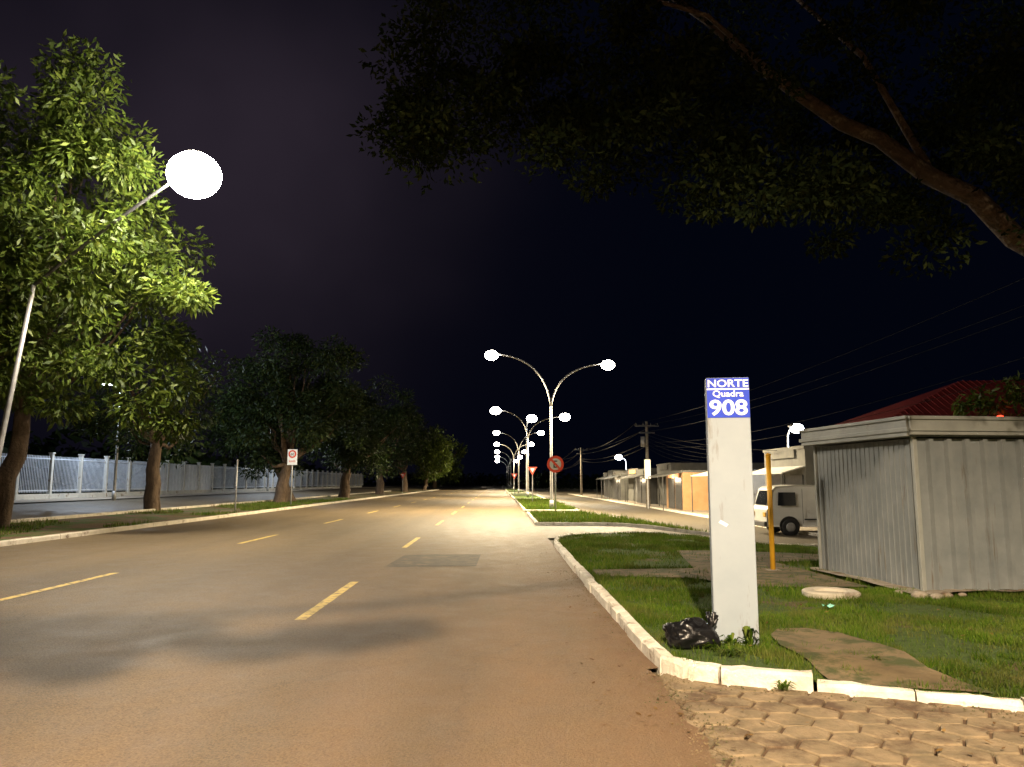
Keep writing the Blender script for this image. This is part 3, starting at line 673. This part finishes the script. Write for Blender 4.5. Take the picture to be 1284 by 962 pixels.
e=empty('metal_post',(-13.3,39,.1)); b=MB(); b.tube([(0,0,-.1),(0,0,2.6)],[.04,.04],8); b.obj('post',M['steel'],e,True); b=MB(); b.tube([(0,0,2.6),(0,0,2.66)],[.05,.02],8); b.obj('cap',M['steel'],e)
# ------------------------------------------------------------ van
e=empty('parked_van',(10.2,29,-.40)); 
prof=[(.08,.32),(.0,.5),(.02,.95),(.12,1.1),(.28,1.72),(.42,1.84),(1.2,1.9),(4.0,1.88),(4.2,1.75),(4.3,1.0),(4.3,.4),(4.2,.32)]
n=len(prof); V=[]
for yy,inset in ((0.06,.05),(0,0),(1.7,0),(1.64,.05)):
    for (a,c) in prof: 
        ins=inset; tp=.07*max(0,(c-1.0))/.9
        V.append((a+(ins if a<2 else -ins),yy+(tp if yy<.8 else -tp),c-(ins if c>1 else -ins)))
F=[tuple(range(n)),tuple(reversed(range(3*n,4*n)))]
for s in range(3):
    for k in range(n): F.append((s*n+k,(s*n+(k+1)%n),((s+1)*n+(k+1)%n),((s+1)*n+k))[::-1])
o=mkobj('body',V,F,M['van'],e); m=o.modifiers.new('bevel','BEVEL'); m.width=.03; m.segments=2
b=MB(); b.add([(.10,.2,1.14),(.10,1.5,1.14),(.265,1.42,1.68),(.265,.28,1.68)],[(3,2,1,0)]); 
o=b.obj('windscreen',M['glass'],e); o.location=(-.015,0,0)
b=MB(); b.add([(.45,.012,1.12),(1.15,.012,1.12),(1.15,.05,1.62),(.5,.05,1.62)],[(0,1,2,3)]); o=b.obj('side_window',M['glass'],e); o.location=(0,-.012,0)
b=MB(); b.box((1.4,-.004,1.1),(.012,.006,1.3)); b.box((2.6,-.004,1.1),(.012,.006,1.3)); b.box((2.8,-.004,.6),(2.7,.01,.05)); b.obj('door_seams',M['rubber'],e)
b=MB(); b.box((-.03,.85,.42),(.12,1.66,.2)); b.obj('bumper',M['darksteel'],e,bev=.03)
b=MB(); b.box((-.005,.2,.78),(.06,.26,.18)); b.box((-.005,1.5,.78),(.06,.26,.18)); b.obj('lights',M['yellow'],e,bev=.02)
for wx in (.88,3.45):
    for wy,s in ((.02,-1),(1.68,1)):
        b=MB(); b.tube([(wx,wy-.1,.31),(wx,wy-.09,.31),(wx,wy+.09,.31),(wx,wy+.1,.31)],[.27,.31,.31,.27],26); b.obj('tyre',M['rubber'],e,True)
        b=MB(); b.tube([(wx,wy+s*.105,.31),(wx,wy+s*.115,.31)],[.18,.15],20); b.obj('hub',M['steel'],e,True)
    b=MB(); b.tube([(wx,-.003,.34),(wx,.05,.34)],[.38,.38],26); b.obj('wheel_arch',M['black'],e)
# ------------------------------------------------------------ house with red roof
e=empty('red_roof_house'); b=MB(); b.box((18,26.2,1.5),(10.5,4.2,4.0)); b.obj('walls',M['wallw'],e)
V=[(12.2,23.6,3.55),(24,23.6,3.55),(24,28.8,3.55),(12.2,28.8,3.55),(16.3,26.2,5.15),(24,26.2,5.3)]
mkobj('roof',V,[(0,1,5,4),(3,4,5,2),(0,4,3),(1,2,5),(0,3,2,1)],M['roof'],e)
b=MB()
for k in range(46):
    x=12.4+k*.25; t=min(1,(x-12.2)/4.1); b.tube([(x,23.62,3.57),(x,23.6+2.6*t,3.57+1.6*t)],[.02,.02],5)
b.obj('roof_ribs',M['roof'],e)
b=MB(); b.box((18,23.57,3.5),(11.8,.06,.16)); b.obj('gutter',M['wallg'],e)
b=MB(); b.box((14.5,24.07,1.6),(1.2,.06,1.1)); b.box((17.5,24.07,1.6),(1.2,.06,1.1)); b.obj('windows',M['glass'],e)
e=empty('red_beacon_lamp',(9.35,13.9,2.52)); b=MB(); b.tube([(0,0,-2.5),(0,0,.2)],[.02,.02],6); b.obj('bracket',M['steel'],e); b=MB(); b.ell((0,0,.25),(.08,.08,.07)); b.obj('lens',M['lampr'],e,True)
# ------------------------------------------------------------ shops
yy=33.5; walls=['wallg','wallw','wallp','wallg','walld','wallg','wallg','wallw','wallg','wallg']
for i in range(9):
    w=random.uniform(4.5,7.5); h=random.uniform(2.5,3.5); xf=13.2+random.uniform(-.6,.9); z0=-.32
    e=empty('shop_building'); b=MB(); b.box((xf+4,yy+w/2,z0+h/2),(8,w-.05,h)); b.obj('walls',M[walls[i]],e)
    b=MB(); b.box((xf+4,yy+w/2,z0+h+.04),(8.1,w-.02,.14)); b.obj('parapet',M['wallg'],e)
    b=MB()
    k=0
    while (k+1)*2.2<w:
        b.box((xf-.03,yy+.3+k*2.2+.95,z0+1.15),(.05,1.9,2.2))
        for q in range(10): b.box((xf-.062,yy+.3+k*2.2+.95,z0+.2+q*.21),(.015,1.85,.03))
        k+=1
    b.obj('roller_doors',M['wallg'] if i%2 else M['darksteel'],e)
    a=MB(); dp=random.uniform(.9,1.5)
    a.add([(xf,yy+.1,z0+2.65),(xf,yy+w-.1,z0+2.65),(xf-dp,yy+w-.1,z0+2.35),(xf-dp,yy+.1,z0+2.35),(xf,yy+.1,z0+2.60),(xf,yy+w-.1,z0+2.60),(xf-dp,yy+w-.1,z0+2.3),(xf-dp,yy+.1,z0+2.3)],[(0,1,2,3),(7,6,5,4),(3,2,6,7),(0,3,7,4),(1,5,6,2)])
    a.obj('awning',M['rooff'] if i in (0,1,7) else M['wallg'],e)
    a=MB(); a.tube([(xf-dp+.06,yy+.2,z0),(xf-dp+.06,yy+.2,z0+2.32)],[.03,.03],8); a.tube([(xf-dp+.06,yy+w-.2,z0),(xf-dp+.06,yy+w-.2,z0+2.32)],[.03,.03],8); a.obj('awning_posts',M['darksteel'],e)
    s=MB(); s.box((xf-.06,yy+w*.5,z0+h-.22),(.08,w*.6,.36)); s.obj('signboard',M['sign_o'] if i in (2,5) else M['wallg'],e)
    if i in (1,2,4,6): light('shop_light',(xf-.5,yy+w/2,z0+2.1),100,(1,.78,.5),'POINT',rad=.07,parent=e)
    yy+=w+random.choice([.6,2.0,3.5])
e=empty('lit_billboard',(11.4,58,-.4)); b=MB(); b.tube([(0,0,0),(0,0,2.4)],[.06,.06],8); b.obj('post',M['steel'],e); b=MB(); b.box((0,0,3.0),(.5,.12,1.5)); b.obj('frame',M['darksteel'],e); b=MB(); b.box((0,-.065,3.0),(.44,.01,1.44)); b.obj('panel',M['sign_lit'],e)
# ------------------------------------------------------------ utility poles and wires
poles=[(13.2,13.5,6.6),(11.8,60,6.4),(12,110,6.6),(12,160,6.6)]
for (x,y,h) in poles:
    e=empty('utility_pole'); b=MB(); b.tube([(x,y,-.4),(x,y,h)],[.17,.11],10); b.obj('pole',M['concrete'],e,True)
    b=MB(); b.box((x,y-.12,h-.35),(1.9,.1,.12)); b.box((x,y-.12,h-.9),(1.2,.1,.1)); b.obj('crossarms',M['darksteel'],e)
    b=MB()
    for k in (-.85,-.3,.3,.85): b.tube([(x+k,y-.12,h-.29),(x+k,y-.12,h-.12)],[.04,.03],8)
    b.obj('insulators',M['wallg'],e,True)
    if y<100: b=MB(); b.tube([(x-.3,y,h-2.0),(x-.3,y,h-1.2)],[.2,.2],12); b.obj('transformer',M['steel'],e,True)
e=empty('overhead_wires'); b=MB()
def wire(a,c,sag,r=.012):
    pts=[]
    for i in range(21):
        t=i/20; p=Vector(a).lerp(Vector(c),t); p.z-=4*sag*t*(1-t); pts.append(p)
    b.tube(pts,r,4)
for i in range(len(poles)-1):
    p,q=poles[i],poles[i+1]
    for k,dz in ((-.85,-.12),(.85,-.12),(-.5,-.85),(0,-1.6),(.1,-1.9)):
        wire((p[0]+k,p[1],p[2]+dz),(q[0]+k,q[1],q[2]+dz),random.uniform(.4,1.0),.008 if i==0 else .025)
for k in range(6): wire((11.8,60,5.6-k*.25),(13.3+k*.2,36+k*4,3.1),.3,.012)
b.obj('wires',M['wire'],e)
# ------------------------------------------------------------ world
w=bpy.data.worlds.new('World'); sc.world=w; w.use_nodes=True; nt=w.node_tree
bg=nt.nodes['Background']
sky=nt.nodes.new('ShaderNodeTexSky'); sky.sky_type='NISHITA'; sky.sun_disc=False; sky.sun_elevation=math.radians(-8); sky.sun_rotation=math.radians(200)
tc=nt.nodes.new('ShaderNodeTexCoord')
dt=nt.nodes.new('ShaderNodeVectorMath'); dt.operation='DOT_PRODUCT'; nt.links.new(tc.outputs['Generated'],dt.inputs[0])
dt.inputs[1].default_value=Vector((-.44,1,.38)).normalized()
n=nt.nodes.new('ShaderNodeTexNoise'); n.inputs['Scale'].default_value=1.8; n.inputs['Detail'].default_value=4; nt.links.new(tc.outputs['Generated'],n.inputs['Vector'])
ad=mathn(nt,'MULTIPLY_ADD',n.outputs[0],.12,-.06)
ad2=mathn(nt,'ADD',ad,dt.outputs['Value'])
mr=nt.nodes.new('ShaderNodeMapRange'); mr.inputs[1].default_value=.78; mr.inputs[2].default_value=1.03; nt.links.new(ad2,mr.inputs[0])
r=ramp(nt,mr.outputs[0],[(0,(.0006,.0012,.0038)),(.5,(.0011,.0015,.0045)),(.78,(.0050,.0042,.0078)),(1.0,(.034,.025,.037))],'B_SPLINE')  # purple glow around the near lamp, painted into the sky colour
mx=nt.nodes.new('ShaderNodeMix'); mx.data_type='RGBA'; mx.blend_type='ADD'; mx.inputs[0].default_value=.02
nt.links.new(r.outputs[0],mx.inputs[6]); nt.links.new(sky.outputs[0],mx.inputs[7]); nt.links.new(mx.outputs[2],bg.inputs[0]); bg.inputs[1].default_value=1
# ------------------------------------------------------------ camera
cd=bpy.data.cameras.new('Camera'); cam=bpy.data.objects.new('Camera',cd); COL.objects.link(cam)
cam.location=(0,0,1.6); cam.rotation_euler=(math.radians(90+7.44),0,math.radians(-1.03)); cd.lens=26.6; cd.sensor_width=36; cd.clip_end=3000; cd.clip_start=.05
sc.camera=cam
sc.view_settings.view_transform='Standard'; sc.view_settings.look='None'; sc.view_settings.exposure=0
